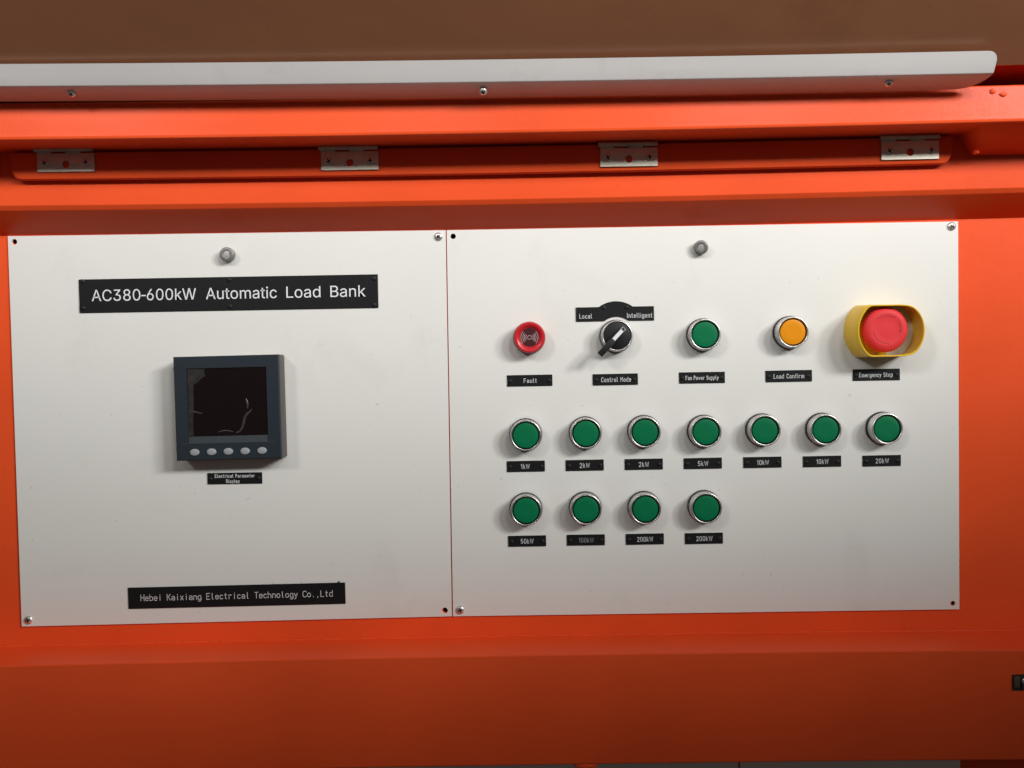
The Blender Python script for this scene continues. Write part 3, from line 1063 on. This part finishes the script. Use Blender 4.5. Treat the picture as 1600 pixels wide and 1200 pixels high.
# ------------------------------------------------------------------ meter
MP = 19.5
c = P(355.4, 637, PT + MP)
mtr = empty("panel_meter", (c.x, YP, c.z), "square slate meter with dark film-covered screen and five oval keys", "meter")
def MPt(px, py, p=MP):
    v = P(px, py, PT + p); return ((v.x - c.x) * 1000, (v.z - c.z) * 1000)
tl, tr, br, bl = MPt(270.1, 557.6), MPt(435.9, 553.8), MPt(439.7, 716), MPt(275.8, 720.6)
W2 = (tr[0] + br[0] - tl[0] - bl[0]) / 4; H2 = (tl[1] + tr[1] - bl[1] - br[1]) / 4
mrot = math.atan2(((tr[1] + br[1]) - (tl[1] + bl[1])) / 2, 2 * W2)
cx0 = (tl[0] + tr[0] + bl[0] + br[0]) / 4; cz0 = (tl[1] + tr[1] + bl[1] + br[1]) / 4
mtr.location.x += cx0 * MM; mtr.location.z += cz0 * MM
mtr.rotation_euler.y = -mrot
bm = bmesh.new(); box(bm, -W2, W2, 0, 17.4, -H2, H2, 1.2, 2)
obj("housing", bm, METERS, mtr)
# screen opening in local coords (px measured -> mm)
def ML(px, py, p=MP):
    x, z = MPt(px, py, p); x -= cx0; z -= cz0
    ca_, sa_ = math.cos(-mrot), math.sin(-mrot)
    return (x * ca_ - z * sa_, x * sa_ + z * ca_)
sx0, sz1 = ML(291.5, 575.5); sx1, sz0 = ML(419.3, 689.5)
sx0b, _ = ML(294, 690); sx0 = (sx0 + sx0b) / 2
# front bezel as four beams around the opening, mitred into one mesh
bm = bmesh.new()
e = 0.0
def ringquad(o, i, po, pi):
    O = [bm.verts.new((x * MM, -po * MM, z * MM)) for x, z in o]
    I = [bm.verts.new((x * MM, -pi * MM, z * MM)) for x, z in i]
    for k in range(4): bm.faces.new((O[k], O[(k + 1) % 4], I[(k + 1) % 4], I[k]))
    return O, I
def rect(x0, x1, z0, z1): return [(x0, z0), (x1, z0), (x1, z1), (x0, z1)]
W2b, H2b = W2, H2
bk = rect(-W2, W2, -H2, H2)
r1 = rect(-W2 + .0, W2 - .0, -H2 + .0, H2 - .0)
r2 = rect(-W2 + 1.0, W2 - 1.0, -H2 + 1.0, H2 - 1.0)
ri = rect(sx0, sx1, sz0, sz1)
loops = [(r1, 17.42), (r1, 18.7), (r2, 19.5), (ri, 19.5), (ri, 18.2)]
prev = None
for lp_, pp in loops:
    cur = [bm.verts.new((x * MM, -pp * MM, z * MM)) for x, z in lp_]
    if prev:
        for k in range(4): bm.faces.new((prev[k], prev[(k + 1) % 4], cur[(k + 1) % 4], cur[k]))
    prev = cur
obj("bezel", bm, METER, mtr, 20)
bandz = ML(355, 681)[1]
bm = bmesh.new(); box(bm, sx0, sx1, 17.3, 18.5, bandz, sz1, 0)
obj("screen", bm, SCREEN, mtr, 0)
bm = bmesh.new(); box(bm, sx0, sx1, 17.3, 18.8, sz0, bandz - 0.05, 0)
obj("lower_band", bm, BAND, mtr, 0)
# grooves
for (xa, ya, xb, yb) in ((270, 576.3, 430, 573), (283, 693.3, 431, 689.3)):
    a_, b_ = ML(xa, ya), ML(xb, yb)
    bm = bmesh.new(); box(bm, min(a_[0], b_[0]), max(a_[0], b_[0]), 19.3, 19.56, a_[1] - .22, a_[1] + .22, 0)
    obj("groove_line", bm, BAND if ya > 600 else DARKM, mtr, 0)
# keys
for px, py in ((304.2, 706.8), (330.6, 706), (356.7, 705.3), (383, 704.8), (409.5, 704)):
    kx, kz = ML(px, py)
    bm = bmesh.new()
    lathe(bm, [(4.5, 19.0), (4.4, 19.9), (4.0, 20.4), (3.0, 20.7), (1, 20.8)], n=32)
    for v in bm.verts: v.co.z *= 0.72
    k = obj("key", bm, KEYG, mtr); k.location = (kx * MM, 0, kz * MM)
# protective film: torn pale margin at the left and creases
fp = [(291.8, 576), (319, 575.6), (318.5, 584), (321, 587), (313, 592), (309, 597), (303, 601), (301.6, 606), (302.2, 640), (301, 662), (302.4, 681), (294.5, 681)]
bm = bmesh.new()
bm.faces.new([bm.verts.new((ML(x, y)[0] * MM, -18.62 * MM, ML(x, y)[1] * MM)) for x, y in reversed(fp)])
bm.normal_update()
bmesh.ops.triangulate(bm, faces=bm.faces)
flat("film_margin", bm, FILM, mtr)
CREASE = mat("film_crease", (0.045, 0.040, 0.038), 0.3, spec=0.5)
def crease(pts, r):
    bm = bmesh.new(); prev = None
    for i, (x, y) in enumerate(pts):
        q = ML(x, y); rr = r * (0.35 + math.sin(PI * (i + .4) / len(pts)))
        j = min(i, len(pts) - 2); d = Vector(ML(*pts[j + 1])) - Vector(ML(*pts[j])); d.normalize(); nn = Vector((-d.y, d.x))
        cur = [bm.verts.new(((q[0] + nn.x * rr * math.cos(t)) * MM, -(18.5 + rr * 0.6 * math.sin(t)) * MM, (q[1] + nn.y * rr * math.cos(t)) * MM)) for t in (0, PI / 4, PI / 2, 3 * PI / 4, PI)]
        if prev:
            for k in range(4): bm.faces.new((prev[k], prev[k + 1], cur[k + 1], cur[k]))
        prev = cur
    obj("film_crease", bm, CREASE, mtr, 80)
crease([(392.5, 640), (390, 643), (385, 647), (381.5, 653), (380, 660), (378, 668), (374, 674), (368, 676.5)], 1.0)
crease([(383.5, 623), (385.5, 628), (386, 633), (386, 638)], 0.8)
crease([(294, 643), (300, 643), (306, 644), (311, 646), (316, 646)], 0.6)
crease([(340, 675.5), (348, 673), (356, 673), (364, 675)], 0.5)

# ------------------------------------------------------------------ latch on the bottom beam, cut by the right edge of the frame
lc = P(1600, 1066, 52)
lt = empty("slam_latch", (lc.x, -0.0521, lc.z), "dark metal latch set in the bottom beam at the photo's right edge", "latch")
wl = (P(1600, 1066, 52).x - P(1581.5, 1066, 52).x) * 1000
bm = bmesh.new()
me = plate_mesh("frame", rect(-wl, 34, -7, 7), [], 0.5, 0.1)
link("frame", me, DARKM, lt)  # solid dark plate on the beam, its colour standing in for a shaded slot
bm = bmesh.new(); box(bm, -wl + .8, -wl + 5.5, 0.3, 2.0, -4, 5.6, 0.4)
obj("latch_bolt", bm, mat("dull_brass", (0.16, 0.12, 0.08), 0.4, metal=0.6), lt)
bm = bmesh.new(); box(bm, -wl + 8, 32, 0.3, 2.4, -6, -1.0, 0.5)
obj("latch_bar", bm, mat("rusty_dark", (0.07, 0.02, 0.012), 0.5), lt)
s = screw(lt, (0.6 * MM, -0.5 * MM, 1.5 * MM), 3.0, 2.0, .4)
